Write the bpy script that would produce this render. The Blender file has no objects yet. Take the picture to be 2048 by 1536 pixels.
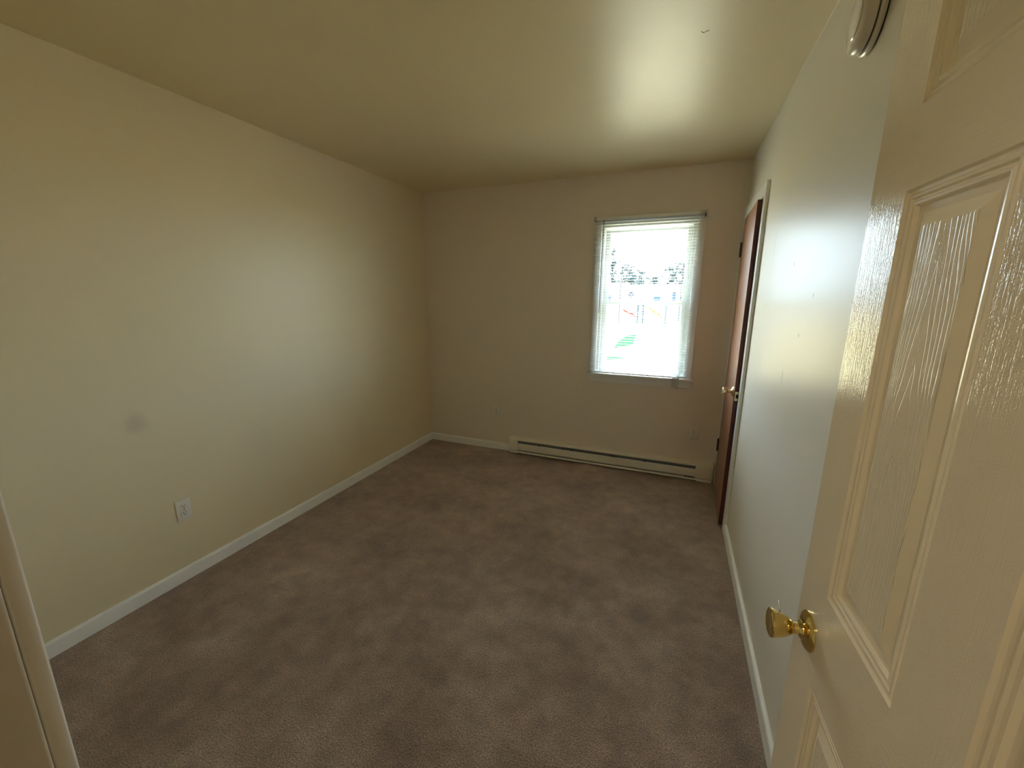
import bpy, bmesh, math, random
from mathutils import Vector, Matrix
C = bpy.context.scene
COL = C.collection
PI = math.pi
rnd = random.Random(7)

# ------------------------------------------------------------------ camera
YAW, PITCH, ROLL, CAMZ = 0.38164, -0.21274, 0.00408, 1.4912
cam_d = bpy.data.cameras.new('camera')
cam = bpy.data.objects.new('camera', cam_d)
COL.objects.link(cam)
cam_d.sensor_fit = 'HORIZONTAL'
cam_d.sensor_width = 36.0
cam_d.lens = 809.5 / 2048 * 36.0
cam_d.clip_start = 0.01
cam_d.clip_end = 500
cy_, sy_, cp_, sp_ = math.cos(YAW), math.sin(YAW), math.cos(PITCH), math.sin(PITCH)
fw = Vector((-sy_*cp_, cy_*cp_, sp_))
rt = Vector((cy_, sy_, 0))
up = rt.cross(fw)
r2 = rt*math.cos(ROLL) + up*math.sin(ROLL)
u2 = -rt*math.sin(ROLL) + up*math.cos(ROLL)
M = Matrix((r2, u2, -fw)).transposed().to_4x4()
M.translation = Vector((0, 0, CAMZ))
cam.matrix_world = M
C.camera = cam

# ------------------------------------------------------------------ world, sun, exposure
C.view_settings.view_transform = 'Standard'
C.view_settings.look = 'None'
C.view_settings.exposure = 0.06
C.view_settings.gamma = 1.0
C.view_settings.use_curve_mapping = False
SKY = 30.0
FILL_W = 28.0
w = bpy.data.worlds.new('world')
C.world = w
w.use_nodes = True
wn = w.node_tree
bg = wn.nodes['Background']
tc = wn.nodes.new('ShaderNodeTexCoord')
sep = wn.nodes.new('ShaderNodeSeparateXYZ')
rmp = wn.nodes.new('ShaderNodeValToRGB')
wn.links.new(tc.outputs['Generated'], sep.inputs[0])
wn.links.new(sep.outputs['Z'], rmp.inputs[0])
wn.links.new(rmp.outputs[0], bg.inputs['Color'])
rmp.color_ramp.elements[0].position = 0.0
rmp.color_ramp.elements[0].color = (0.71, 0.86, 1.0, 1)
rmp.color_ramp.elements[1].position = 0.7
rmp.color_ramp.elements[1].color = (1.25, 1.35, 1.45, 1)
bg.inputs['Strength'].default_value = SKY
sun_d = bpy.data.lights.new('sun', 'SUN')
sun_d.energy = 55.0
sun_d.angle = 0.02
sun_d.color = (1.0, 0.95, 0.86)
sun = bpy.data.objects.new('sun', sun_d)
COL.objects.link(sun)
sun.rotation_euler = Vector((0.25, 0.75, -1.1)).to_track_quat('-Z', 'Y').to_euler()

# ------------------------------------------------------------------ room numbers
XL, XR, D, H = -2.328, 0.407, 3.506, 2.44
YN0, YN1 = -0.02, 0.10          # near wall, the camera stands in its doorway
JL, JR = -0.436, 0.300          # doorway jamb faces
HX0, HX1, HY0 = -2.6, 1.5, -1.15  # hall

# ------------------------------------------------------------------ helpers
def bx(bm, x0, x1, y0, y1, z0, z1, bev=0.0, seg=2):
    vs = [bm.verts.new((x, y, z)) for z in (z0, z1) for y in (y0, y1) for x in (x0, x1)]
    fs = [(0, 2, 3, 1), (4, 5, 7, 6), (0, 1, 5, 4), (2, 6, 7, 3), (0, 4, 6, 2), (1, 3, 7, 5)]
    nf = [bm.faces.new([vs[i] for i in f]) for f in fs]
    if bev > 0:
        es = list({e for f in nf for e in f.edges})
        bmesh.ops.bevel(bm, geom=es, offset=bev, segments=seg, affect='EDGES', profile=0.5)
    return bm

def boxes(*bs, bev=0.0, seg=2):
    bm = bmesh.new()
    for b in bs:
        bx(bm, *b, bev=bev, seg=seg)
    return bm

def lathe(bm, prof, n=32, axis='Z', cap=True):
    """prof: list of (r, h); rotates about axis."""
    def P(r, a, h):
        c, s = r*math.cos(a), r*math.sin(a)
        return {'Z': (c, s, h), 'X': (h, c, s), 'Y': (c, h, s)}[axis]
    rings = [[bm.verts.new(P(r, 2*PI*k/n, h)) for k in range(n)] for r, h in prof]
    for a, b in zip(rings, rings[1:]):
        for k in range(n):
            bm.faces.new((a[k], a[(k+1) % n], b[(k+1) % n], b[k]))
    if cap:
        bm.faces.new(rings[0][::-1]); bm.faces.new(rings[-1])
    bmesh.ops.recalc_face_normals(bm, faces=bm.faces)
    return bm

def tube(bm, pts, r, n=8):
    pts = [Vector(p) for p in pts]
    rings = []
    for i, p in enumerate(pts):
        d = (pts[min(i+1, len(pts)-1)] - pts[max(i-1, 0)]).normalized()
        a = d.orthogonal().normalized() if abs(d.z) > 0.95 or True else None
        ref = Vector((0, 0, 1)) if abs(d.z) < 0.9 else Vector((0, 1, 0))
        a = d.cross(ref).normalized(); b = d.cross(a).normalized()
        rr = r[i] if isinstance(r, (list, tuple)) else r
        rings.append([bm.verts.new(p + a*rr*math.cos(2*PI*k/n) + b*rr*math.sin(2*PI*k/n)) for k in range(n)])
    for a, b in zip(rings, rings[1:]):
        for k in range(n):
            bm.faces.new((a[k], a[(k+1) % n], b[(k+1) % n], b[k]))
    bm.faces.new(rings[0][::-1]); bm.faces.new(rings[-1])
    bmesh.ops.recalc_face_normals(bm, faces=bm.faces)
    return bm

def extr(bm, poly, a0, a1, axis):
    """extrude a 2-D polygon along axis 'X' (poly in y,z) or 'Y' (poly in x,z) or 'Z' (x,y)."""
    def P(u, v, t):
        return {'X': (t, u, v), 'Y': (u, t, v), 'Z': (u, v, t)}[axis]
    A = [bm.verts.new(P(u, v, a0)) for u, v in poly]
    B = [bm.verts.new(P(u, v, a1)) for u, v in poly]
    n = len(poly)
    for k in range(n):
        bm.faces.new((A[k], A[(k+1) % n], B[(k+1) % n], B[k]))
    bm.faces.new(A[::-1]); bm.faces.new(B)
    bmesh.ops.recalc_face_normals(bm, faces=bm.faces)
    return bm

def obj(name, bm, mat, parent=None, smooth=False, label=None):
    me = bpy.data.meshes.new(name)
    bm.to_mesh(me); bm.free()
    if smooth:
        for p in me.polygons:
            p.use_smooth = True
        if smooth == 'auto':
            try:
                me.set_sharp_from_angle(angle=math.radians(38))
            except Exception:
                pass
    me.materials.append(mat)
    o = bpy.data.objects.new(name, me)
    COL.objects.link(o)
    if parent:
        o.parent = parent
    if label:
        o['label'] = label
    return o

def tag(o, label, cat, group=None, kind=None):
    o['label'] = label
    o['category'] = cat
    if group:
        o['group'] = group
    if kind:
        o['kind'] = kind
    return o

def empty(name, loc=(0, 0, 0), rz=0.0):
    o = bpy.data.objects.new(name, None)
    COL.objects.link(o)
    o.location = loc
    o.rotation_euler = (0, 0, rz)
    o.empty_display_size = 0.05
    return o

def copy_tree(o, parent=None):
    c = o.copy(); COL.objects.link(c); c.parent = parent
    for ch in list(o.children):
        copy_tree(ch, c)
    return c

# ------------------------------------------------------------------ materials
def new_mat(name):
    m = bpy.data.materials.new(name)
    m.use_nodes = True
    nt = m.node_tree
    return m, nt, nt.nodes['Principled BSDF']

def N(nt, t, **kw):
    n = nt.nodes.new(t)
    for k, v in kw.items():
        setattr(n, k, v)
    return n

def mixc(nt, fac, a, b):
    n = nt.nodes.new('ShaderNodeMix'); n.data_type = 'RGBA'
    for s, v in ((n.inputs[0], fac), (n.inputs[6], a), (n.inputs[7], b)):
        if hasattr(v, 'links'):
            nt.links.new(v, s)
        else:
            s.default_value = v if not isinstance(v, tuple) else (v + (1,) if len(v) == 3 else v)
    return n.outputs[2]

def noise(nt, vec, scale, detail=3, rough=0.5, out='Fac'):
    n = N(nt, 'ShaderNodeTexNoise')
    n.inputs['Scale'].default_value = scale
    n.inputs['Detail'].default_value = detail
    n.inputs['Roughness'].default_value = rough
    if vec is not None:
        nt.links.new(vec, n.inputs['Vector'])
    return n.outputs[out]

def ramp(nt, fac, stops):
    n = N(nt, 'ShaderNodeValToRGB')
    e = n.color_ramp.elements
    e[0].position, e[0].color = stops[0][0], stops[0][1] + (1,)
    e[1].position, e[1].color = stops[-1][0], stops[-1][1] + (1,)
    for p, c in stops[1:-1]:
        x = e.new(p); x.color = c + (1,)
    nt.links.new(fac, n.inputs[0])
    return n.outputs[0]

def bump(nt, p, h, strength, dist, prev=None):
    b = N(nt, 'ShaderNodeBump')
    b.inputs['Strength'].default_value = strength
    b.inputs['Distance'].default_value = dist
    nt.links.new(h, b.inputs['Height'])
    if prev is not None:
        nt.links.new(prev, b.inputs['Normal'])
    nt.links.new(b.outputs[0], p.inputs['Normal'])
    return b.outputs[0]

def world_pos(nt):
    return N(nt, 'ShaderNodeNewGeometry').outputs['Position']

def scaled(nt, vec, s):
    m = N(nt, 'ShaderNodeMapping')
    m.inputs['Scale'].default_value = s
    nt.links.new(vec, m.inputs['Vector'])
    return m.outputs[0]

def plain(name, col, rough=0.5, metal=0.0, vary=0.06, spec=0.5, scale=6.0, bumpd=0.0):
    m, nt, p = new_mat(name)
    v = noise(nt, world_pos(nt), scale, 4)
    a = tuple(c*(1-vary) for c in col); b = tuple(min(1, c*(1+vary)) for c in col)
    nt.links.new(mixc(nt, v, a, b), p.inputs['Base Color'])
    p.inputs['Roughness'].default_value = rough
    p.inputs['Metallic'].default_value = metal
    p.inputs['Specular IOR Level'].default_value = spec
    if bumpd:
        bump(nt, p, noise(nt, world_pos(nt), 180, 3), 0.5, bumpd)
    return m

PAINT = (0.77, 0.68, 0.49)

def paint(name, col, rough, marks=None, spec=0.5, peel=0.0006):
    """rolled semi-gloss wall paint with faint blotches and orange peel; marks: list of (centre, radii, colour, strength)"""
    m, nt, p = new_mat(name)
    pos = world_pos(nt)
    v = noise(nt, pos, 1.6, 4)
    c = mixc(nt, v, tuple(k*0.965 for k in col), tuple(k*1.035 for k in col))
    for ctr, rad, mc, st in (marks or []):
        sub = N(nt, 'ShaderNodeVectorMath', operation='SUBTRACT'); nt.links.new(pos, sub.inputs[0]); sub.inputs[1].default_value = ctr
        dv = N(nt, 'ShaderNodeVectorMath', operation='DIVIDE'); nt.links.new(sub.outputs[0], dv.inputs[0]); dv.inputs[1].default_value = rad
        ln = N(nt, 'ShaderNodeVectorMath', operation='LENGTH'); nt.links.new(dv.outputs[0], ln.inputs[0])
        jit = noise(nt, pos, 14, 3)
        ad = N(nt, 'ShaderNodeMath', operation='MULTIPLY_ADD'); nt.links.new(jit, ad.inputs[0]); ad.inputs[1].default_value = 0.9
        nt.links.new(ln.outputs['Value'], ad.inputs[2])
        mr = N(nt, 'ShaderNodeMapRange', interpolation_type='SMOOTHSTEP')
        nt.links.new(ad.outputs[0], mr.inputs['Value'])
        mr.inputs['From Min'].default_value = 0.55; mr.inputs['From Max'].default_value = 1.5
        mr.inputs['To Min'].default_value = st; mr.inputs['To Max'].default_value = 0.0
        c = mixc(nt, mr.outputs[0], c, mc)
    nt.links.new(c, p.inputs['Base Color'])
    rr = noise(nt, pos, 3.0, 4)
    mr = N(nt, 'ShaderNodeMapRange'); nt.links.new(rr, mr.inputs['Value'])
    mr.inputs['To Min'].default_value = rough*0.92; mr.inputs['To Max'].default_value = rough*1.08
    nt.links.new(mr.outputs[0], p.inputs['Roughness'])
    p.inputs['Specular IOR Level'].default_value = spec
    b1 = bump(nt, p, noise(nt, pos, 90, 3), 0.35, peel)
    bump(nt, p, noise(nt, pos, 5, 2), 0.25, peel*6, prev=b1)
    return m

M_wall = paint('wall_paint', PAINT, 0.42)
M_wall_back = paint('wall_paint_back_cool_cast', (0.78, 0.715, 0.645), 0.42)  # same wall paint, with the grey-violet cast of the light mixed in
M_wall_left = paint('wall_paint_left', PAINT, 0.42,
                    marks=[((XL, 1.035, 0.905), (0.05, 0.065, 0.075), (0.42, 0.29, 0.25), 0.30)])
M_wall_right = paint('wall_paint_right_cool_cast', (0.76, 0.73, 0.66), 0.36, spec=0.05,  # same wall paint, cool window light tinted into the colour
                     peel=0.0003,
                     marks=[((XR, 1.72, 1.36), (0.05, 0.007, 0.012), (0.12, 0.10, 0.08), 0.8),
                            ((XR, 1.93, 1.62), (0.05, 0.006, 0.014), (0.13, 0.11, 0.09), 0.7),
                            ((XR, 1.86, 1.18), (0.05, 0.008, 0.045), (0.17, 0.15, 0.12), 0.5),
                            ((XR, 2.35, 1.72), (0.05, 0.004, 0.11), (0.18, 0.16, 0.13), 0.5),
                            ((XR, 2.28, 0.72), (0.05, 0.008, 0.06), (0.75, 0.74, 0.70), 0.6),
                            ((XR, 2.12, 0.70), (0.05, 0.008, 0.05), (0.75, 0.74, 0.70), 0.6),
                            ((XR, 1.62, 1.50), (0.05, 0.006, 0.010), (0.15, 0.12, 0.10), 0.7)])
M_ceil = paint('ceiling_paint_warm_cast', (0.71, 0.61, 0.39), 0.38, spec=0.5)  # wall paint turned yellower to carry the warm bounce from the ground

def carpet_mat():
    m, nt, p = new_mat('carpet_pile')
    pos = world_pos(nt)
    big = noise(nt, pos, 2.4, 5, 0.66)
    mid = noise(nt, pos, 11, 4, 0.6)
    fine = noise(nt, pos, 210, 4, 0.85)
    vor = N(nt, 'ShaderNodeTexVoronoi'); vor.inputs['Scale'].default_value = 190
    vor.inputs['Randomness'].default_value = 1.0
    nt.links.new(scaled(nt, pos, (1, 1, 0.2)), vor.inputs['Vector'])
    a = ramp(nt, big, [(0.32, (0.28, 0.17, 0.13)), (0.50, (0.46, 0.32, 0.24)), (0.68, (0.62, 0.47, 0.37))])
    b = ramp(nt, mid, [(0.35, (0.80, 0.78, 0.77)), (0.65, (1.14, 1.15, 1.16))])
    mu = N(nt, 'ShaderNodeMix'); mu.data_type = 'RGBA'; mu.blend_type = 'MULTIPLY'; mu.inputs[0].default_value = 1
    nt.links.new(a, mu.inputs[6]); nt.links.new(b, mu.inputs[7])
    c = ramp(nt, fine, [(0.38, (0.08, 0.06, 0.05)), (0.5, (0.85, 0.83, 0.82)), (0.62, (1.75, 1.75, 1.74))])
    mu2 = N(nt, 'ShaderNodeMix'); mu2.data_type = 'RGBA'; mu2.blend_type = 'MULTIPLY'; mu2.inputs[0].default_value = 1
    nt.links.new(mu.outputs[2], mu2.inputs[6]); nt.links.new(c, mu2.inputs[7])
    nt.links.new(mu2.outputs[2], p.inputs['Base Color'])
    p.inputs['Roughness'].default_value = 0.62
    p.inputs['Specular IOR Level'].default_value = 0.55
    p.inputs['Sheen Weight'].default_value = 0.5
    p.inputs['Sheen Roughness'].default_value = 0.5
    b1 = bump(nt, p, vor.outputs['Distance'], 0.7, 0.006)
    b2 = bump(nt, p, fine, 0.8, 0.006, prev=b1)
    bump(nt, p, mid, 0.5, 0.012, prev=b2)
    return m
M_carpet = carpet_mat()

M_trim = plain('trim_white_gloss', (0.80, 0.82, 0.84), 0.30, vary=0.05, bumpd=0.0004)
M_crease_light = plain('crease_light', (0.85, 0.78, 0.62), 0.5)  # pale tone for light along the ceiling crease
M_base = plain('baseboard_white', (0.90, 0.92, 0.93), 0.42, vary=0.07, bumpd=0.0006)
M_vinyl = plain('window_vinyl', (0.50, 0.52, 0.51), 0.35)
M_heater = plain('heater_enamel', (0.80, 0.77, 0.70), 0.38)
M_heater_dark = plain('heater_fin_dark', (0.035, 0.045, 0.055), 0.5, vary=0.5, scale=30)
M_heater_grey = plain('heater_reflector', (0.20, 0.235, 0.26), 0.45, metal=0.3, vary=0.2, scale=12)
M_plastic = plain('outlet_plastic', (0.80, 0.78, 0.72), 0.35)
M_dark = plain('dark_slot', (0.02, 0.018, 0.015), 0.6)
M_alarm = plain('alarm_plastic', (0.62, 0.57, 0.50), 0.22)
M_brass = plain('polished_brass', (0.80, 0.62, 0.24), 0.07, metal=1.0, vary=0.04)
M_brass_sat = plain('satin_brass', (0.80, 0.68, 0.42), 0.25, metal=1.0, vary=0.05)
M_steel = plain('steel', (0.7, 0.7, 0.72), 0.2, metal=1.0)
M_hinge = plain('painted_black_hinge', (0.015, 0.015, 0.02), 0.4)
M_cord = plain('cord_white', (0.75, 0.74, 0.70), 0.6)
M_wand = plain('wand_grey', (0.16, 0.18, 0.18), 0.25)

def slat_mat():
    m, nt, p = new_mat('blind_slat')
    out = nt.nodes['Material Output']
    p.inputs['Base Color'].default_value = (0.62, 0.64, 0.62, 1)
    p.inputs['Roughness'].default_value = 0.35
    tr = N(nt, 'ShaderNodeBsdfTranslucent'); tr.inputs[0].default_value = (0.78, 0.80, 0.78, 1)
    mx = N(nt, 'ShaderNodeMixShader'); mx.inputs[0].default_value = 0.06
    nt.links.new(p.outputs[0], mx.inputs[1]); nt.links.new(tr.outputs[0], mx.inputs[2])
    nt.links.new(mx.outputs[0], out.inputs[0])
    return m
M_slat = slat_mat()

def glass_mat():
    m, nt, p = new_mat('window_glass')
    nt.nodes.remove(p)
    out = nt.nodes['Material Output']
    t = N(nt, 'ShaderNodeBsdfTransparent'); t.inputs[0].default_value = (0.93, 0.96, 0.95, 1)
    g = N(nt, 'ShaderNodeBsdfGlossy'); g.inputs['Roughness'].default_value = 0.02
    fr = N(nt, 'ShaderNodeFresnel')
    bf = N(nt, 'ShaderNodeMapRange'); nt.links.new(N(nt, 'ShaderNodeNewGeometry').outputs['Backfacing'], bf.inputs['Value'])
    bf.inputs['To Min'].default_value = 1.45; bf.inputs['To Max'].default_value = 1/1.45
    nt.links.new(bf.outputs[0], fr.inputs[0])
    mx = N(nt, 'ShaderNodeMixShader')
    nt.links.new(fr.outputs[0], mx.inputs[0]); nt.links.new(t.outputs[0], mx.inputs[1]); nt.links.new(g.outputs[0], mx.inputs[2])
    nt.links.new(mx.outputs[0], out.inputs[0])
    return m
M_glass = glass_mat()

def clear_plastic():
    m, nt, p = new_mat('clear_plastic')
    nt.nodes.remove(p)
    out = nt.nodes['Material Output']
    t = N(nt, 'ShaderNodeBsdfTransparent'); t.inputs[0].default_value = (0.9, 0.9, 0.88, 1)
    g = N(nt, 'ShaderNodeBsdfPrincipled'); g.inputs['Base Color'].default_value = (0.7, 0.7, 0.66, 1); g.inputs['Roughness'].default_value = 0.15
    mx = N(nt, 'ShaderNodeMixShader'); mx.inputs[0].default_value = 0.45
    nt.links.new(t.outputs[0], mx.inputs[1]); nt.links.new(g.outputs[0], mx.inputs[2])
    nt.links.new(mx.outputs[0], out.inputs[0])
    return m
M_clear = clear_plastic()

def grain_paint(name, col, rough, vertical=True, cath=False, strength=0.8, spec=0.5):
    """glossy paint over embossed wood grain"""
    m, nt, p = new_mat(name)
    co = N(nt, 'ShaderNodeTexCoord').outputs['Object']
    v = noise(nt, co, 3, 4)
    nt.links.new(mixc(nt, v, tuple(k*0.96 for k in col), tuple(k*1.04 for k in col)), p.inputs['Base Color'])
    p.inputs['Roughness'].default_value = rough
    p.inputs['Specular IOR Level'].default_value = spec
    s1 = (1, 1, 0.045) if vertical else (1, 0.045, 1)
    streak = noise(nt, scaled(nt, co, s1), 330, 3, 0.65)
    spk = noise(nt, co, 420, 2, 0.6)
    b0 = bump(nt, p, spk, 0.6, 0.0004)
    b1 = bump(nt, p, streak, strength, 0.00050, prev=b0)
    if cath:
        # nested pointed arches, mirrored about each panel's centre line
        sp = N(nt, 'ShaderNodeSeparateXYZ'); nt.links.new(co, sp.inputs[0])
        def mth(op, a, b=None):
            n = N(nt, 'ShaderNodeMath', operation=op)
            for k, v in enumerate((a, b)):
                if v is None:
                    continue
                if hasattr(v, 'links'):
                    nt.links.new(v, n.inputs[k])
                else:
                    n.inputs[k].default_value = v
            return n.outputs[0]
        wob = noise(nt, scaled(nt, co, (1, 1, 0.25)), 16, 2, 0.5)
        yy = mth('ADD', sp.outputs['Y'], mth('MULTIPLY', mth('SUBTRACT', wob, 0.5), 0.045))
        u = mth('ABSOLUTE', mth('SUBTRACT', mth('ABSOLUTE', mth('ADD', yy, 0.342)), 0.152))
        f = mth('ADD', sp.outputs['Z'], mth('MULTIPLY', mth('POWER', u, 1.45), 62.0))
        fr2 = mth('FRACT', mth('MULTIPLY', f, 8.5))
        tri = mth('MINIMUM', fr2, mth('SUBTRACT', 1.0, fr2))
        gw = mth('MULTIPLY', mth('ADD', 1.0, mth('MULTIPLY', mth('POWER', u, 0.45), 90.0)), 8.5*0.0011)
        gr = mth('MINIMUM', 1.0, mth('DIVIDE', tri, gw))
        bump(nt, p, gr, 1.0, 0.0007, prev=b1)
    return m
DOORP = (0.88, 0.79, 0.62)
M_dv = grain_paint('door_paint_vertical_grain', DOORP, 0.10, True)
M_dh = grain_paint('door_paint_cross_grain', DOORP, 0.10, False)
M_dp = grain_paint('door_paint_panel_grain', DOORP, 0.10, True, cath=True, strength=0.35)
M_dm = plain('door_paint_smooth', DOORP, 0.22, vary=0.03)
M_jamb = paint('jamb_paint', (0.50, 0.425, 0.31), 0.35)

def wood_mat(name, c0, c1, rough):
    m, nt, p = new_mat(name)
    co = N(nt, 'ShaderNodeTexCoord').outputs['Object']
    st = noise(nt, scaled(nt, co, (1, 1, 0.05)), 60, 5, 0.6)
    nt.links.new(ramp(nt, st, [(0.3, c0), (0.7, c1)]), p.inputs['Base Color'])
    p.inputs['Roughness'].default_value = rough
    bump(nt, p, st, 0.3, 0.0006)
    return m
M_wood = wood_mat('closet_door_face', (0.235, 0.095, 0.045), (0.33, 0.15, 0.08), 0.32)
M_wood_edge = wood_mat('closet_door_edge', (0.075, 0.014, 0.012), (0.12, 0.028, 0.02), 0.4)

# ------------------------------------------------------------------ room shell
T = 0.14
def struct(name, bm, mat, label, cat):
    return tag(obj(name, bm, mat), label, cat, kind='structure')

fl = bmesh.new()
bx(fl, HX0-T, HX1+T, HY0-T, D+T+0.02, -0.20, 0.0)
struct('floor', fl, M_carpet, 'mottled brown cut pile carpet covering the whole bedroom floor', 'carpet')
struct('ceiling', boxes((HX0-T, HX1+T, HY0-T, D+T+0.02, H, H+0.15)), M_ceil,
       'beige painted ceiling with a soft reflected window glow', 'ceiling')
struct('wall_left', boxes((XL-T, XL, YN0, D, 0, H)), M_wall_left,
       'long plain beige wall with a faint brownish smudge and one outlet', 'wall')
# far wall with the window hole
WX0, WX1, WZ0, WZ1 = -0.622, 0.088, 0.846, 2.056
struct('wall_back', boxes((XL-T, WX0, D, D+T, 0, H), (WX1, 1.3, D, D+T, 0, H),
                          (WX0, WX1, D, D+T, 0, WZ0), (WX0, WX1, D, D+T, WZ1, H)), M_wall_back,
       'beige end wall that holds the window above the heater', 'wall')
# right wall with the closet opening
CY0, CY1, CZ = 2.742, 3.444, 2.045
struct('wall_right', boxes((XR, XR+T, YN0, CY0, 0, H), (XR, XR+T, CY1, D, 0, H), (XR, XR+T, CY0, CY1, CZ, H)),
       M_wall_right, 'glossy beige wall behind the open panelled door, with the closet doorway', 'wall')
# near wall with the doorway the camera stands in
DZ = 2.045
struct('wall_front', boxes((XL, JL-0.018, YN0, YN1, 0, H), (JR+0.018, XR, YN0, YN1, 0, H),
                           (JL-0.018, JR+0.018, YN0, YN1, DZ+0.018, H)), M_wall,
       'beige wall around the entry doorway, seen edge-on by the jamb', 'wall')
struct('wall_hall', boxes((HX0-T, HX0, HY0, YN0, 0, H), (HX1, HX1+T, HY0, YN0, 0, H), (HX0-T, HX1+T, HY0-T, HY0, 0, H),
                          (XR+T, HX1, YN0-0.02, YN0, 0, H), (HX0, XL, YN0-0.02, YN0, 0, H)),
       M_wall, 'beige hallway walls outside the entry doorway', 'wall')
struct('wall_closet', boxes((XR+T, 1.16, 2.3, 2.34, 0, H), (1.12, 1.16, 2.34, D, 0, H)),
       M_wall, 'closet interior walls behind the brown door', 'wall')

# baseboards
def base_poly(o, s, h=0.072, t=0.013):
    """cross-section: o = wall plane, s = direction into the room (+1/-1)"""
    return [(o, 0.0), (o+s*t, 0.0), (o+s*t, h-0.010), (o+s*(t-0.003), h-0.003), (o+s*(t-0.008), h), (o, h)]
bm = bmesh.new(); extr(bm, base_poly(XL, 1), YN1, D-0.0001, 'Y')
o = struct('baseboard_left', bm, M_base, 'white baseboard along the long left wall', 'baseboard')
bm = bmesh.new(); extr(bm, base_poly(D, -1), XL+0.013, -1.425, 'X')
struct('baseboard_back', bm, M_base, 'short white baseboard between corner and baseboard heater', 'baseboard')
bm = bmesh.new(); extr(bm, base_poly(XR, -1, 0.072, 0.014), YN1, 2.690, 'Y')
struct('baseboard_right', bm, M_base, 'white baseboard on the right wall from closet trim to the open door', 'baseboard')
# pale bead imitating the light caught on the ceiling / right wall crease
bm = bmesh.new(); extr(bm, [(XR, H), (XR-0.0018, H), (XR-0.0007, H-0.0007), (XR, H-0.0018)], 0.3, 2.5, 'Y')
struct('crease_light_1', bm, M_crease_light, 'thin pale line imitating light along the crease of ceiling and right wall', 'trim')

# ------------------------------------------------------------------ entry doorway jambs
tr = empty('door_frame_1')
obj('jamb', boxes((JL-0.018, JL, YN0, YN1-0.001, 0, DZ), bev=0.003, seg=3), M_jamb, tr, smooth='auto')
obj('jamb', boxes((JR, JR+0.018, YN0, YN1-0.001, 0, DZ), bev=0.0015), M_jamb, tr)
obj('head_jamb', boxes((JL-0.018, JR+0.018, YN0, YN1-0.001, DZ, DZ+0.018), bev=0.001), M_jamb, tr)
M_cas = paint('casing_paint', (0.74, 0.71, 0.64), 0.3)
# room side casing, set back 5 mm from the jamb edge
obj('casing', boxes((JL-0.062, JL-0.005, YN1, YN1+0.0125, 0, DZ+0.06), bev=0.0022, seg=3), M_cas, tr, smooth='auto', label='pale rounded casing edge')
obj('casing', boxes((JR+0.045, JR+0.10, YN1, YN1+0.012, 0, DZ+0.06), bev=0.003, seg=3), M_cas, tr, smooth='auto')
obj('head_casing', boxes((JL-0.005, JR+0.045, YN1, YN1+0.012, DZ+0.005, DZ+0.06), bev=0.003, seg=3), M_cas, tr, smooth='auto')
tag(tr, 'beige jamb and casing of the entry doorway, its bare edge at the lower left', 'door frame', kind='structure')

# ------------------------------------------------------------------ entry door (open, near the right wall)
ang = math.radians(2.56)
ED = Vector((0.2570, 0.809, 0.0))     # free edge of the visible face
DW, DH, DT = 0.692, 2.03, 0.035
# local frame: origin at visible face / free edge; +x into the slab, -y towards the hinge
door = empty('door_1', ED, ang)
Z0 = 0.018
cols = [(-0.286, -0.095), (-0.597, -0.391)]
cols = [(-0.287, -0.096), (-0.596, -0.391)]
rows = [(0.255, 0.850), (1.020, 1.626), (1.727, 1.925)]
xs_st = [(-0.096, 0.0), (-0.391, -0.287), (-DW, -0.596)]
def dbox(y0, y1, z0, z1, x0=0.0, x1=DT, bev=0.0):
    return boxes((x0, x1, y0, y1, z0, z1), bev=bev)
obj('stile', dbox(-0.096, 0.0, Z0, Z0+DH), M_dv, door)
obj('stile', dbox(-DW, -0.596, Z0, Z0+DH), M_dv, door)
zr = [Z0] + [z for r in rows for z in r] + [Z0+DH]
for k in range(0, len(zr), 2):
    obj('rail', dbox(-0.596, -0.096, zr[k], zr[k+1]), M_dh, door)
for r in rows:
    obj('mullion', dbox(-0.391, -0.287, r[0], r[1]), M_dv, door)
RINGS = [(0.0, 0.0), (0.0025, 0.0035), (0.006, 0.0045), (0.0085, 0.0022), (0.0115, 0.0022), (0.0135, 0.0048),
         (0.0155, 0.0050), (0.0175, 0.0028), (0.0205, 0.0032), (0.0235, 0.0078), (0.0290, 0.0082), (0.0330, 0.0080), (0.0475, 0.0024)]
def panel(y0, y1, z0, z1):
    root = bmesh.new()
    def ring(bm, d, x):
        return [bm.verts.new((x, y0+d, z0+d)), bm.verts.new((x, y1-d, z0+d)), bm.verts.new((x, y1-d, z1-d)), bm.verts.new((x, y0+d, z1-d))]
    def build(bm, rs, side=1, cap=False):
        prev = None
        for d, x in rs:
            r = ring(bm, d, x)
            if prev:
                for k in range(4):
                    bm.faces.new((prev[k], prev[(k+1) % 4], r[(k+1) % 4], r[k]))
            prev = r
        if cap:
            bm.faces.new(prev)
    # front moulding
    build(root, RINGS)
    # back face of the moulded skin
    build(root, [(d, DT-x) for d, x in RINGS])
    mo = obj('moulding', root, M_dm, door)
    fb = bmesh.new()
    F = [(0.0475, 0.0024), (0.0495, 0.0018)]
    build(fb, F, cap=True)
    build(fb, [(d, DT-x) for d, x in F], cap=True)
    pn = obj('door_panel', fb, M_dp, door)
for c in cols:
    for r in rows:
        panel(c[0], c[1], r[0], r[1])
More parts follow.
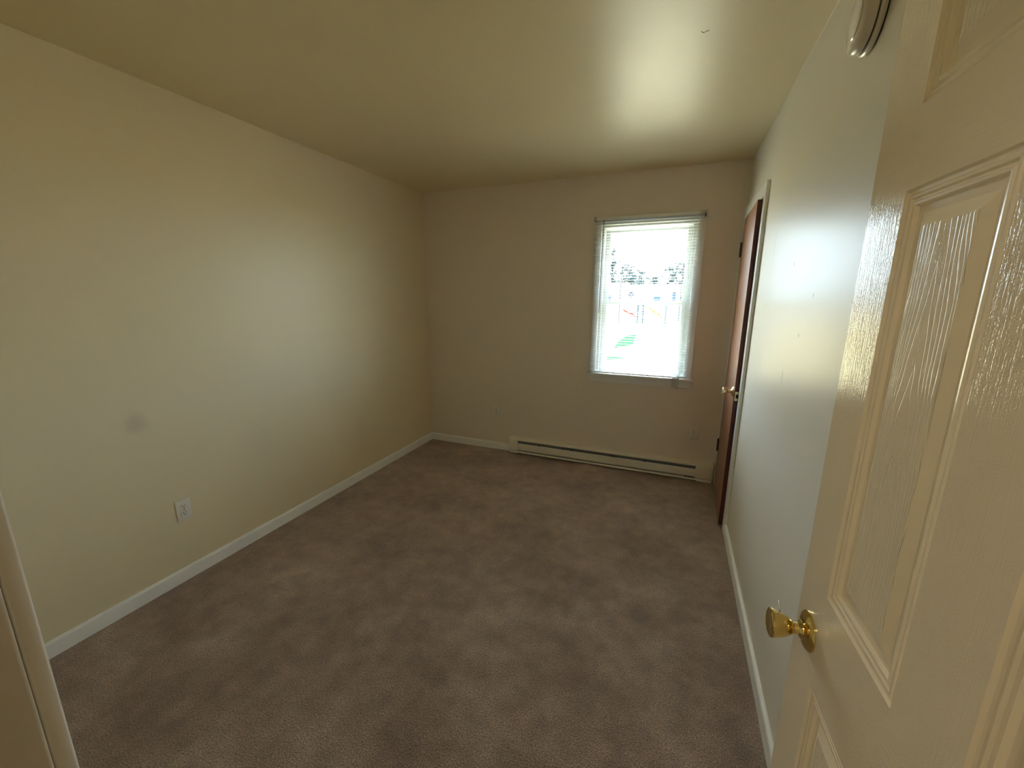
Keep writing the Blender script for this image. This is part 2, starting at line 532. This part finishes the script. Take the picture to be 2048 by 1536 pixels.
# brass knob (both sides) on the lock rail
def knob_parts(parent, x, y, z, sgn, mat):
    s = sgn
    e = bmesh.new()
    lathe(e, [(0.0335, 0.0), (0.0335, -0.0025), (0.030, -0.0060), (0.022, -0.0095), (0.0155, -0.0115), (0.0150, -0.013)], 40, 'X')
    ro = obj('rosette', e, mat, parent, smooth='auto')
    k = bmesh.new()
    lathe(k, [(0.0148, -0.011), (0.0125, -0.0135), (0.0098, -0.0165), (0.0095, -0.0235), (0.0122, -0.0255), (0.0126, -0.0275),
              (0.0150, -0.0295), (0.0205, -0.0420), (0.0240, -0.0540), (0.0248, -0.0565), (0.0242, -0.0590), (0.0215, -0.0605),
              (0.0195, -0.0598), (0.0010, -0.0590)], 48, 'X')
    kn = obj('knob', k, mat, parent, smooth='auto')
    for ob in (ro, kn):
        ob.location = (x, y, z)
        if s > 0:
            ob.rotation_euler = (0, 0, PI)
    return ro, kn
knob_parts(door, 0.0, -0.056, 0.921, -1, M_brass)
knob_parts(door, DT, -0.056, 0.921, 1, M_brass)
# thin steel pin stuck across the knob end
pb = bmesh.new(); tube(pb, [(-0.050, -0.054, 0.966), (-0.047, -0.056, 0.95), (-0.047, -0.056, 0.945)], [0.0016, 0.0012, 0.0012], 8)
obj('knob_pin', pb, M_steel, door, smooth=True, label='thin bright metal pin sticking up beside the knob')
# latch in the free edge
obj('latch_plate', boxes((0.006, 0.029, -0.0005, 0.0012, 0.892, 0.950), bev=0.0005), M_brass_sat, door)
obj('latch_bolt', boxes((0.012, 0.023, 0.0, 0.010, 0.913, 0.929), bev=0.002), M_brass_sat, door)
for hz in (0.24, 1.02, 1.80):
    hb = bmesh.new(); lathe(hb, [(0.006, 0), (0.006, 0.09)], 12, 'Z')
    h = obj('hinge', hb, M_brass_sat, door, smooth='auto'); h.location = (DT+0.004, -DW-0.004, hz)
tag(door, 'glossy beige six-panel entry door swung open, with a bright brass knob', 'door', kind='structure')

# ------------------------------------------------------------------ closet door and frame
fr = empty('door_frame_2')
CT = 0.018
obj('casing', boxes((XR-CT, XR, 2.690, 2.742+0.006, 0, 2.108), bev=0.0025), M_trim, fr, label='white casing strip on the near side')
obj('casing', boxes((XR-CT, XR, CY1-0.004, D-0.001, 0, 2.108), bev=0.0025), M_trim, fr)
obj('head_casing', boxes((XR-CT, XR, 2.748, CY1-0.004, 2.040, 2.108), bev=0.0025), M_trim, fr)
obj('jamb', boxes((XR, XR+T, CY0-0.001, CY0+0.012, 0, 2.04)), M_trim, fr)
obj('jamb', boxes((XR, XR+T, CY1-0.012, CY1+0.001, 0, 2.04)), M_trim, fr)
obj('head_jamb', boxes((XR, XR+T, CY0+0.012, CY1-0.012, 2.028, CZ+0.001)), M_trim, fr)
tag(fr, 'white painted casing around the closet doorway, beside the far corner', 'door frame', kind='structure')
CW = 0.668
cl = empty('door_2', (0.390, CY1-0.014, 0.0), math.radians(-2.0))
# local: hinge at origin, door runs along -y, face at x=0, thickness +x
cb = bmesh.new(); bx(cb, 0.0, 0.034, -CW+0.0012, 0.0, 0.022, 2.026)
obj('door_slab', cb, M_wood, cl, label='flush reddish brown wood veneer face')
obj('door_edge', boxes((0.0002, 0.0338, -CW, -CW+0.0012, 0.022, 2.026)), M_wood_edge, cl, label='dark red-brown stained edge')
knob_parts(cl, 0.0, -CW+0.062, 0.912, -1, M_brass_sat)
obj('latch_plate', boxes((0.004, 0.030, -CW-0.0012, -CW, 0.866, 0.924), bev=0.0004), M_brass_sat, cl)
obj('latch_bolt', boxes((0.011, 0.023, -CW-0.008, -CW-0.0012, 0.884, 0.906), bev=0.002), M_dark, cl)
for hz in (0.30, 1.775):
    hb = bmesh.new(); lathe(hb, [(0.0065, 0), (0.0065, 0.1)], 12, 'Z'); bx(hb, -0.002, 0.0005, -0.030, 0.006, 0.004, 0.096)
    h = obj('hinge', hb, M_hinge, cl, smooth='auto', label='black painted hinge'); h.location = (-0.005, 0.001, hz)
tag(cl, 'reddish brown flush closet door standing slightly ajar, brass knob', 'door', kind='structure')

# ------------------------------------------------------------------ window
win = empty('window_1', (0, 0, 0))
# casing, stool, apron
obj('casing', boxes((-0.668, WX0+0.002, D-0.016, D, WZ0+0.002, 2.056), bev=0.002), M_trim, win)
obj('casing', boxes((WX1-0.002, 0.146, D-0.016, D, WZ0+0.002, 2.056), bev=0.002), M_trim, win)
obj('head_casing', boxes((-0.668, 0.146, D-0.016, D, 2.056, 2.117), bev=0.002), M_trim, win)
obj('window_sill', boxes((-0.690, 0.160, D-0.058, D+0.03, 0.833, 0.848), bev=0.003), M_trim, win, smooth='auto')
obj('apron', boxes((-0.676, 0.148, D-0.015, D, 0.770, 0.833), bev=0.002), M_trim, win)
# liner
obj('window_frame', boxes((WX0, WX0+0.024, D, D+T, 0.848, WZ1), (WX1-0.024, WX1, D, D+T, 0.848, WZ1),
                          (WX0+0.024, WX1-0.024, D, D+T, WZ1-0.024, WZ1), (WX0+0.024, WX1-0.024, D+0.03, D+T, 0.840, 0.852)), M_vinyl, win)
# sashes  (lower = inner track, upper = outer track)
def sash(name, x0, x1, z0, z1, y0, y1, sw, bot, top):
    s = obj(name, boxes((x0, x0+sw, y0, y1, z0, z1), (x1-sw, x1, y0, y1, z0, z1),
                        (x0+sw, x1-sw, y0, y1, z0, z0+bot), (x0+sw, x1-sw, y0, y1, z1-top, z1), bev=0.002), M_vinyl, win, smooth='auto')
    obj('glass_pane', boxes((x0+sw-0.004, x1-sw+0.004, (y0+y1)/2-0.002, (y0+y1)/2+0.002, z0+bot-0.004, z1-top+0.004)), M_glass, s)
    return s
FX0, FX1 = WX0+0.024, WX1-0.024
sash('lower_sash', FX0, FX1, 0.852, 1.462, D+0.040, D+0.070, 0.036, 0.024, 0.036)
sash('upper_sash', FX0, FX1, 1.428, WZ1-0.024, D+0.078, D+0.106, 0.038, 0.034, 0.032)
lk = boxes((-0.30, -0.24, D+0.036, D+0.062, 1.462, 1.472), bev=0.003)
obj('sash_lock', lk, M_vinyl, win, smooth='auto')
tag(win, 'white double-hung window with casing, sill and apron behind the blind', 'window', kind='structure')

# portal to sample the daylight coming through the window
pd = bpy.data.lights.new('window_portal', 'AREA'); pd.shape = 'RECTANGLE'; pd.size = 0.70; pd.size_y = 1.20
pd.cycles.is_portal = True
po = bpy.data.objects.new('window_portal', pd); COL.objects.link(po)
po.location = ((WX0+WX1)/2, D+T+0.02, (WZ0+WZ1)/2); po.rotation_euler = (-PI/2, 0, 0)

# ------------------------------------------------------------------ mini blind
bl = empty('window_blind', (0, 0, 0))
BY = D-0.034
BX0, BX1 = -0.674, 0.108
obj('head_rail', boxes((BX0, BX1-0.010, BY-0.015, BY+0.015, 2.088, 2.112), bev=0.001), M_trim, bl)
obj('mounting_bracket', boxes((BX0-0.006, BX0+0.012, BY-0.018, BY+0.018, 2.084, 2.118), bev=0.001), M_vinyl, bl)
obj('mounting_bracket', boxes((BX1-0.012, BX1+0.012, BY-0.018, BY+0.018, 2.084, 2.120), bev=0.001), M_vinyl, bl)
obj('mounting_bracket', boxes((BX1+0.020, BX1+0.038, BY-0.014, BY+0.016, 2.066, 2.118), bev=0.001), M_vinyl, bl, label='spare bracket with a dark slot')
obj('bracket_slot', boxes((BX1+0.024, BX1+0.031, BY-0.0152, BY-0.0138, 2.072, 2.098)), M_dark, bl)
sb = bmesh.new()
n = 6
top = []
for k in range(n+1):
    t = k/n - 0.5
    top.append((t*0.025, 0.0012*(1-(2*t)**2)))
poly = top + [(a, b-0.0009) for a, b in reversed(top)]
extr(sb, poly, BX0, BX1, 'X')
sm = bpy.data.meshes.new('slat'); sb.to_mesh(sm); sb.free(); sm.materials.append(M_slat)
for p_ in sm.polygons:
    p_.use_smooth = False
NS, Z_LO, Z_HI = 57, 0.872, 2.076
for k in range(NS):
    s = bpy.data.objects.new('slat', sm); COL.objects.link(s); s.parent = bl
    z = Z_LO + (Z_HI-Z_LO)*k/(NS-1)
    s.location = (rnd.uniform(-0.0015, 0.0015), BY, z)
    s.rotation_euler = (math.radians(-2.0 + rnd.uniform(-1.2, 1.2)), rnd.uniform(-0.0008, 0.0008), 0)
obj('bottom_rail', boxes((BX0, BX1, BY-0.011, BY+0.011, 0.853, 0.864), bev=0.002), M_slat, bl)
for lx in (-0.545, -0.275, -0.020):
    lb = bmesh.new()
    tube(lb, [(lx, BY-0.0138, 0.86), (lx, BY-0.0138, 2.09)], 0.0007, 5)
    tube(lb, [(lx, BY+0.0138, 0.86), (lx, BY+0.0138, 2.09)], 0.0007, 5)
    obj('ladder_cord', lb, M_cord, bl)
wb = bmesh.new(); tube(wb, [(-0.600, BY-0.020, 2.095), (-0.601, BY-0.024, 2.05), (-0.606, BY-0.026, 1.36)], [0.002, 0.0036, 0.0036], 6)
obj('tilt_wand', wb, M_wand, bl, label='dark thin tilt wand')
lb = bmesh.new()
pts1 = [(0.040, BY-0.019, 2.09)] + [(0.044+0.006*math.sin(i*0.7), BY-0.021, 2.05-i*0.075) for i in range(15)] + [(0.052, BY-0.026, 0.90), (0.030, BY-0.034, 0.862)]
tube(lb, pts1, 0.0011, 5)
pts2 = [(0.055, BY-0.019, 2.09)] + [(0.058+0.004*math.sin(i*0.9+1), BY-0.021, 2.05-i*0.075) for i in range(15)] + [(0.058, BY-0.026, 0.90), (0.036, BY-0.034, 0.862)]
tube(lb, pts2, 0.0011, 5)
obj('lift_cord', lb, M_cord, bl)
lb = bmesh.new()
loop = [(0.034+0.022*math.cos(a), BY-0.034-0.004*math.sin(2*a), 0.867+0.014*math.sin(a)) for a in [i*PI/8 for i in range(17)]]
tube(lb, loop, 0.0016, 6)
tube(lb, [(0.030, BY-0.034, 0.866), (0.012, BY-0.036, 0.852), (0.008, BY-0.034, 0.842)], 0.0018, 6)
obj('cord_knot', lb, M_cord, bl, smooth=True)
tb = bmesh.new(); bx(tb, 0.004, 0.056, D-0.074, D-0.0715, 0.785, 0.862, bev=0.0008)
bx(tb, 0.004, 0.056, D-0.0755, D-0.0712, 0.785, 0.790, bev=0.0005)
bx(tb, 0.004, 0.056, D-0.078, D-0.060, 0.8625, 0.8655, bev=0.0008)
obj('plastic_tag', tb, M_clear, bl, label='clear plastic piece hanging over the sill')
tag(bl, 'white mini blind with open horizontal slats hanging in front of the window', 'blind')

# ------------------------------------------------------------------ baseboard heater
ht = empty('baseboard_heater', (0, D, 0))
hx0, hx1 = -1.412, 0.376
f0 = -0.062
obj('back_panel', boxes((hx0+0.002, hx1-0.002, -0.006, -0.0005, 0.004, 0.150)), M_heater, ht)
# hood: sloped top that turns down in front
hb = bmesh.new()
extr(hb, [(-0.0006, 0.1600), (-0.048, 0.1600), (-0.0585, 0.1530), (f0, 0.1480), (f0, 0.1375), (f0+0.002, 0.1375), (f0+0.002, 0.1470), (-0.047, 0.1575), (-0.0006, 0.1575)], hx0, hx1, 'X')
obj('top_hood', hb, M_heater, ht)
fb = bmesh.new()
extr(fb, [(f0-0.001, 0.108), (f0-0.001, 0.048), (f0+0.004, 0.040), (f0+0.006, 0.041), (f0+0.0015, 0.049), (f0+0.0015, 0.106), (f0+0.006, 0.110), (f0+0.004, 0.112)], hx0+0.088, hx1-0.128, 'X')
obj('front_panel', fb, M_heater, ht)
# deflector recess behind the top opening
rb = bmesh.new()
extr(rb, [(f0+0.004, 0.147), (f0+0.016, 0.104), (f0+0.018, 0.104), (f0+0.006, 0.147)], hx0+0.09, hx1-0.13, 'X')
obj('deflector', rb, M_heater_grey, ht, label='grey blue deflector in the slot')
fnb = bmesh.new()
for k in range(56):
    xx = hx0+0.12+k*0.0275
    bx(fnb, xx, xx+0.0006, f0+0.022, -0.012, 0.045, 0.100)
fo = obj('heating_fins', fnb, M_heater_dark, ht); fo['kind'] = 'stuff'
tube_b = bmesh.new(); tube(tube_b, [(hx0+0.09, -0.032, 0.072), (hx1-0.13, -0.032, 0.072)], 0.008, 10)
obj('element_tube', tube_b, M_heater_dark, ht)
ls = bmesh.new()
extr(ls, [(f0+0.001, 0.030), (f0-0.002, 0.016), (f0-0.0005, 0.0155), (f0+0.003, 0.0305)], hx0+0.004, hx1-0.004, 'X')
extr(ls, [(f0+0.003, 0.0305), (f0+0.030, 0.024), (f0+0.030, 0.022), (f0+0.002, 0.029)], hx0+0.004, hx1-0.004, 'X')
obj('bottom_lip', ls, M_heater, ht)
for (a, b) in ((hx0, hx0+0.088), (hx1-0.128, hx1)):
    eb = bmesh.new(); bx(eb, a, b, f0-0.0015, -0.0065, 0.036, 0.1465, bev=0.0015)
    obj('end_cap', eb, M_heater, ht, smooth='auto')
    bb = bmesh.new(); bx(bb, a+0.01, b-0.005, f0-0.0005, -0.01, 0.006, 0.030, bev=0.001)
    obj('end_foot', bb, M_heater, ht, smooth='auto')
obj('slot_block', boxes((hx1-0.212, hx1-0.129, f0+0.010, f0+0.016, 0.022, 0.040)), M_dark, ht)
for k, xx in enumerate((-1.115, -0.80, -0.88, -0.43, -0.40, -0.16)):
    cb = bmesh.new(); bx(cb, xx, xx+0.012, f0+0.002, f0+0.010, 0.106, 0.124 if k % 2 else 0.118, bev=0.0006)
    obj('bracket_clip', cb, M_heater_dark, ht)
tag(ht, 'long cream electric baseboard heater on the floor under the window', 'heater')

# ------------------------------------------------------------------ outlets
def outlet():
    r = empty('wall_outlet')
    # local: plate in x (width) / z, projecting to -y
    obj('cover_plate', boxes((-0.035, 0.035, -0.0055, 0.0, -0.057, 0.057), bev=0.0025, seg=3), M_plastic, r, smooth='auto')
    for s in (1, -1):
        pts = []
        for i in range(28):
            a = 2*PI*i/28
            x, z = 0.0172*math.cos(a), 0.0172*math.sin(a)
            z = max(-0.0142, min(0.0142, z))
            pts.append((x, z + s*0.0195))
        b = bmesh.new(); extr(b, pts, -0.0078, -0.004, 'Y')
        f = obj('receptacle', b, M_plastic, r)
        g = bmesh.new()
        zc = s*0.0195
        bx(g, -0.0074, -0.0050, -0.0081, -0.0070, zc-0.001, zc+0.0085)
        bx(g, 0.0050, 0.0072, -0.0081, -0.0070, zc, zc+0.0080)
        pp = [(0.0030*math.cos(PI*i/8), zc-0.0065-0.0030*math.sin(PI*i/8)) for i in range(9)] + [(-0.003, zc-0.0045), (0.003, zc-0.0045)]
        extr(g, pp, -0.0081, -0.0070, 'Y')
        obj('slots', g, M_dark, f)
    sc = bmesh.new(); lathe(sc, [(0.0028, -0.0068), (0.0032, -0.0050)], 12, 'Y')
    obj('screw', sc, M_brass_sat, r, smooth='auto')
    return r
o1 = outlet()
o1.location = (XL, 1.160, 0.388); o1.rotation_euler = (0, 0, PI/2)
tag(o1, 'cream double wall outlet on the long left wall above its baseboard', 'outlet', group='wall outlets')
o2 = copy_tree(o1); o2.rotation_euler = (0, 0, 0); o2.location = (-1.568, D, 0.397)
tag(o2, 'beige outlet on the end wall, above the left end of the heater', 'outlet', group='wall outlets')
o3 = copy_tree(o1); o3.rotation_euler = (0, 0, 0); o3.location = (0.208, D, 0.400)
tag(o3, 'beige outlet on the end wall below the window, near the closet door', 'outlet', group='wall outlets')

# ------------------------------------------------------------------ smoke alarm on the right wall
al = empty('smoke_alarm', (XR, 1.455, 2.192))
def disc(name, prof, mat, label=None):
    b = bmesh.new(); lathe(b, [(r, -h) for r, h in prof], 56, 'X')
    return obj(name, b, mat, al, smooth='auto', label=label)
disc('mounting_plate', [(0.078, 0.0), (0.078, 0.0048)], M_dark)
disc('base_ring', [(0.084, 0.0042), (0.085, 0.006), (0.085, 0.012), (0.082, 0.0155), (0.078, 0.016)], M_alarm)
disc('groove', [(0.0745, 0.015), (0.0745, 0.0205)], M_dark, 'dark groove between base and cover')
disc('cover', [(0.078, 0.0195), (0.080, 0.0215), (0.0795, 0.031), (0.075, 0.038), (0.066, 0.0415), (0.045, 0.043), (0.043, 0.0455), (0.030, 0.047), (0.002, 0.0475)], M_alarm)
tag(al, 'round cream smoke alarm high on the right wall, above the open door', 'smoke alarm')

# ------------------------------------------------------------------ small bits
cw = bmesh.new(); tube(cw, [(-0.003, 1.848, H-0.001), (0.006, 1.852, H-0.004), (0.014, 1.849, H-0.003), (0.024, 1.850, H-0.0012)], 0.0009, 5)
tag(obj('cobweb_strand', cw, M_dark), 'short dark cobweb strand stuck to the ceiling', 'cobweb')
fk = bmesh.new(); bmesh.ops.create_icosphere(fk, subdivisions=1, radius=0.004)
for v in fk.verts:
    v.co = Vector((v.co.x*rnd.uniform(0.8, 1.3), v.co.y*rnd.uniform(0.7, 1.2), v.co.z*0.5))
fo = obj('carpet_crumb', fk, M_trim); fo.location = (-0.638, 3.124, 0.002)
tag(fo, 'tiny white crumb lying on the carpet before the heater', 'crumb')

# ------------------------------------------------------------------ added fill lamp, unseen in the hallway behind the viewpoint
lamp = empty('added_fill_lamp', (-0.55, -0.62, H))
b = bmesh.new(); lathe(b, [(0.145, 0.0), (0.15, -0.012), (0.14, -0.022)], 40, 'Z'); obj('fill_lamp_base', b, M_trim, lamp, smooth='auto')
def emis(name, col, s):
    m, nt, p = new_mat(name)
    p.inputs['Base Color'].default_value = (0.8, 0.8, 0.75, 1)
    p.inputs['Emission Color'].default_value = col + (1,)
    p.inputs['Emission Strength'].default_value = s
    return m
b = bmesh.new(); lathe(b, [(0.138, -0.022), (0.132, -0.05), (0.10, -0.08), (0.05, -0.095), (0.004, -0.10)], 40, 'Z')
obj('fill_lamp_shade', b, emis('fill_lamp_glow', (1.0, 0.90, 0.74), FILL_W), lamp, smooth=True)
tag(lamp, 'added round fill lamp, unseen in the hallway behind the viewpoint', 'lamp')

# ------------------------------------------------------------------ outdoors
GZ = -2.60
def ext(name, col, rough=0.8, vary=0.08, scale=0.8):
    return plain(name, col, rough, vary=vary, scale=scale, spec=0.0)
M_ground = ext('pale_concrete_yard', (0.34, 0.29, 0.175))
M_lawn = ext('lawn', (0.007, 0.021, 0.012), vary=0.3, scale=3)
M_siding = ext('white_siding', (0.74, 0.74, 0.72))
M_roof = ext('pale_roof', (0.38, 0.38, 0.37))
M_leaf = plain('foliage', (0.015, 0.024, 0.026), 0.8, vary=0.35, spec=0.0)
M_bark = plain('bark', (0.020, 0.022, 0.024), 0.9, vary=0.3, spec=0.0)
M_red = ext('red_slide_plastic', (0.3, 0.010, 0.007), 0.5)
M_yel = ext('yellow_slide_plastic', (0.5, 0.030, 0.004), 0.5)
M_teal = ext('teal_post', (0.006, 0.022, 0.028), 0.5)
M_blue = ext('blue_panel', (0.012, 0.024, 0.04), 0.5)
M_greyx = ext('grey_metal', (0.022, 0.025, 0.030), 0.5)
M_path = ext('asphalt_path', (0.024, 0.023, 0.028))
M_fence = ext('fence_rail', (0.035, 0.032, 0.030))

struct('ground', boxes((-140, 140, D+1.5, 220, GZ-0.3, GZ)), M_ground, 'bright sunlit yard seen through the window', 'ground')
def flat(name, pts, mat, z0, z1, label, cat):
    b = bmesh.new(); extr(b, pts, z0, z1, 'Z')
    return struct(name, b, mat, label, cat)
flat('lawn', [(-4.55, 33.5), (-3.35, 37.0), (-4.05, 47.5), (-4.9, 45.0), (-4.9, 39)], M_lawn, GZ, GZ+0.03, 'green patch of lawn in the yard', 'lawn')
flat('path', [(-2.95, 37.0), (-2.25, 37.0), (-2.6, 41.0), (-3.6, 56.0), (-4.1, 56.0), (-3.3, 41.0)], M_path, GZ, GZ+0.03, 'narrow grey path beside the lawn patch', 'path')
flat('lawn', [(-4.1, 27.0), (-3.4, 27.4), (-2.9, 28.0), (-3.6, 28.6), (-4.3, 28.4)], M_lawn, GZ, GZ+0.03, 'small dark green strip at the near left of the yard', 'lawn')

def house(x0, x1, y, dep, h, rh, label, wins):
    r = empty('house', ((x0+x1)/2, y, GZ))
    L = (x1-x0)/2
    obj('house_wall', boxes((-L, L, 0, dep, 0, h)), M_siding, r)
    b = bmesh.new(); extr(b, [(-0.5, h-0.1), (dep/2, h+rh), (dep+0.5, h-0.1)], -L-0.4, L+0.4, 'X')
    obj('roof', b, M_roof, r)
    for (wx, wz, ww, wh) in wins:
        f = obj('window_frame', boxes((wx-ww/2-0.08, wx+ww/2+0.08, -0.06, 0.0, wz-0.08, wz+wh+0.08)), M_siding, r)
        obj('pane', boxes((wx-ww/2, wx+ww/2, -0.09, -0.061, wz, wz+wh)), M_blue, f)
    tag(r, label, 'house')
    return r
house(-17.0, -9.0, 74, 9, 5.4, 1.2, 'long pale house far beyond the playground, left of the dish', [(-1.5, 3.3, 0.9, 1.1), (1.6, 3.3, 0.9, 1.1)])
house(-11.2, 8.5, 85, 9, 5.4, 1.2, 'wide white house beyond the yellow slide', [(-2.5, 3.4, 1.2, 0.9), (2.0, 3.4, 0.9, 1.0), (0.55, 3.4, 0.7, 1.6), (9.2, 3.4, 0.5, 1.5)])

def tree(px_x, y, h, w, label, seed):
    rr = random.Random(seed)
    r = empty('tree', (px_x, y, GZ))
    tb = bmesh.new(); tube(tb, [(0, 0, 0), (0.1, 0, h*0.35), (0, 0.1, h*0.8)], [0.28, 0.2, 0.06], 8)
    for k in range(5):
        a = rr.uniform(0, 2*PI); z = h*rr.uniform(0.35, 0.6)
        tube(tb, [(0.1, 0, z), (w*0.35*math.cos(a), w*0.35*math.sin(a), z+h*0.2)], [0.09, 0.03], 5)
    obj('trunk', tb, M_bark, r, smooth=True)
    cb = bmesh.new()
    for k in range(26):
        a = rr.uniform(0, 2*PI); q = rr.random()**0.5
        z = rr.uniform(0.42, 0.97)
        lim = w*0.5*math.sin(PI*min(1, (z-0.32)/0.72))**0.7
        cx, cy, cz = q*lim*math.cos(a), q*lim*math.sin(a), z*h
        rad = rr.uniform(0.10, 0.17)*w
        for j in range(46):
            th = rr.uniform(0, 2*PI); cu = rr.uniform(-1, 1); su = math.sqrt(1-cu*cu)
            d = Vector((su*math.cos(th), su*math.sin(th), cu*0.8))*rad*rr.uniform(0.5, 1.1)
            c = Vector((cx, cy, cz))+d
            u = Vector((rr.uniform(-1, 1), rr.uniform(-1, 1), rr.uniform(-1, 1))).normalized()*rr.uniform(0.12, 0.24)
            v = u.orthogonal()*rr.uniform(0.5, 0.9)
            vs = [cb.verts.new(c+u), cb.verts.new(c+v), cb.verts.new(c-u), cb.verts.new(c-v)]
            cb.faces.new(vs)
    obj('foliage', cb, M_leaf, r)['kind'] = 'stuff'
    tag(r, label, 'tree', group='trees beyond the houses')
    return r
# positions from directions: x = c*y
def ty(px_x, y): return (px_x-1361.0)/809.5*1.0*y*1.02
trees = [(-0.150, 92, 14.6, 4.0, 'tall thin tree rising above the others at the far left'),
         (-0.118, 94, 11.3, 5.0, 'bushy tree beyond the roofs, right of the tall thin tree'),
         (-0.100, 90, 11.0, 4.6, 'round tree beyond the roofs, left of the window middle'),
         (-0.078, 93, 9.6, 4.6, 'low tree behind the roof line near the window middle'),
         (-0.048, 95, 8.6, 5.4, 'lowest tree over the roof line, right of the window middle'),
         (-0.022, 94, 10.4, 5.2, 'tree beyond the roofs, left of the rightmost pair'),
         (-0.002, 92, 11.4, 4.4, 'broad tree beyond the roofs by the right side of the glass'),
         (0.020, 93, 10.8, 5.2, 'tree beyond the roofs at the far right of the view')]
for i, (c, y, h, w_, lab) in enumerate(trees):
    yy = (99, 106, 113)[i % 3]
    tree(c*yy, yy, (h-4.1)*yy/y+4.1, w_, lab, 40+i)

def pole(x, y, top, label):
    b = bmesh.new(); tube(b, [(0, 0, 0), (0, 0, top-GZ)], [0.13, 0.10], 8)
    bx(b, -0.9, 0.9, -0.05, 0.05, top-GZ-0.7, top-GZ-0.55)
    o = obj('utility_pole', b, M_bark); o.location = (x, y, GZ)
    tag(o, label, 'pole')
pole(-0.128*66, 66, 4.4, 'utility pole standing by the left house')
pole(0.004*78, 78, 6.9, 'utility pole standing before the trees at the right')

# satellite dish on a post
ds = empty('satellite_dish', (-0.103*41, 41, GZ))
b = bmesh.new()
prof = [(0.02, 0.10)] + [(0.30*k/6, 0.10-0.10*(k/6)**2) for k in range(1, 7)] + [(0.30, -0.01)] + [(0.30*k/6, 0.085-0.10*(k/6)**2) for k in range(6, 0, -1)] + [(0.02, 0.085)]
lathe(b, prof, 28, 'Y', cap=False)
o = obj('dish', b, M_greyx, ds, smooth='auto'); o.location = (0, 0, 1.49+0.005*41-GZ)
b = bmesh.new(); tube(b, [(0, 0.10, 0), (0, 0.10, 1.49+0.005*41-GZ)], 0.04, 8); obj('post', b, M_greyx, ds)
b = bmesh.new(); tube(b, [(0, 0.05, 3.95), (0, -0.35, 4.15)], 0.015, 6); obj('feed_arm', b, M_greyx, ds)
tag(ds, 'small grey satellite dish on a tall post in the yard', 'satellite dish')

# playground
pg = empty('playground_tower', (-0.073*68, 68, GZ))
def post(x, y, h, m, parent, nm='post', r=0.07):
    b = bmesh.new(); tube(b, [(x, y, 0), (x, y, h)], r, 8)
    return obj(nm, b, m, parent, smooth='auto')
for (x, y) in ((-0.9, 0), (-0.1, 0), (-0.9, 1.3), (-0.1, 1.3)):
    post(x, y, 3.0, M_teal, pg)
obj('deck', boxes((-1.0, 0.0, -0.1, 1.4, 1.25, 1.35)), M_blue, pg)
b = bmesh.new(); extr(b, [(-1.15, 2.7), (-0.5, 3.3), (0.15, 2.7)], -0.2, 1.5, 'Y'); obj('roof', b, M_teal, pg)
for k in range(4):
    obj('guard_bar', boxes((-0.85+k*0.22, -0.80+k*0.22, -0.05, 0.0, 1.35, 2.0)), M_blue, pg)
tag(pg, 'blue and teal playground tower between the two slides', 'play tower')
def slide(name, x0, z0, x1, z1, y, mat, label):
    r = empty(name, (x0, y, GZ))
    b = bmesh.new(); n_ = 12
    A = []
    for k in range(n_+1):
        t = k/n_
        x = (x1-x0)*t; z = z0+(z1-z0)*(t + 0.08*math.sin(2*PI*t))
        A.append((x, z))
    for k in range(n_):
        (xa, za), (xb, zb) = A[k], A[k+1]
        for (ya, yb, hh) in ((0, 0.08, 0.30), (0.08, 0.62, 0.08), (0.62, 0.70, 0.30)):
            vs = [b.verts.new(p) for p in ((xa, ya, za), (xb, ya, zb), (xb, yb, zb), (xa, yb, za), (xa, ya, za+hh), (xb, ya, zb+hh), (xb, yb, zb+hh), (xa, yb, za+hh))]
            for f in ((0, 3, 2, 1), (4, 5, 6, 7), (0, 1, 5, 4), (2, 3, 7, 6), (1, 2, 6, 5), (3, 0, 4, 7)):
                b.faces.new([vs[i] for i in f])
    obj('chute', b, mat, r)
    b = bmesh.new(); tube(b, [(0.0, 0.35, 0), (0.0, 0.35, z0)], 0.05, 6); obj('support', b, M_teal, r)
    return tag(r, label, 'slide')
slide('red_slide', -0.120*68, 2.05, -0.0905*68, 0.9, 67.6, M_red, 'red plastic slide on the left of the play tower')
slide('yellow_slide', -0.062*68, 2.6, -0.029*68, 0.5, 67.6, M_yel, 'yellow plastic slide on the right of the play tower')
sw = empty('teal_pole_frame', (-0.024*68, 68, GZ))
post(0, 0, 2.9, M_teal, sw, r=0.10); post(1.9, 0, 2.9, M_teal, sw, r=0.05)
b = bmesh.new(); tube(b, [(0, 0, 2.85), (1.9, 0, 2.85)], 0.05, 6); obj('cross_bar', b, M_teal, sw)
tag(sw, 'teal swing frame standing right of the yellow slide', 'swing frame')
fn = empty('yard_fence', (-3.2, 50, GZ))
for k in range(9):
    post(k*0.9-1.6, 0, 1.1, M_fence, fn, 'fence_post', 0.035)
for z in (0.5, 1.05):
    b = bmesh.new(); tube(b, [(-1.6, 0, z), (5.6, 0, z)], 0.02, 6); obj('fence_wire', b, M_fence, fn)
tag(fn, 'thin wire fence crossing the yard before the playground', 'fence')

# ------------------------------------------------------------------ render-quality knobs that are not fixed by the renderer
C.cycles.max_bounces = 14
C.cycles.diffuse_bounces = 8
C.cycles.glossy_bounces = 5
C.cycles.transparent_max_bounces = 16
C.cycles.sample_clamp_indirect = 12
C.cycles.caustics_reflective = False
C.cycles.caustics_refractive = False
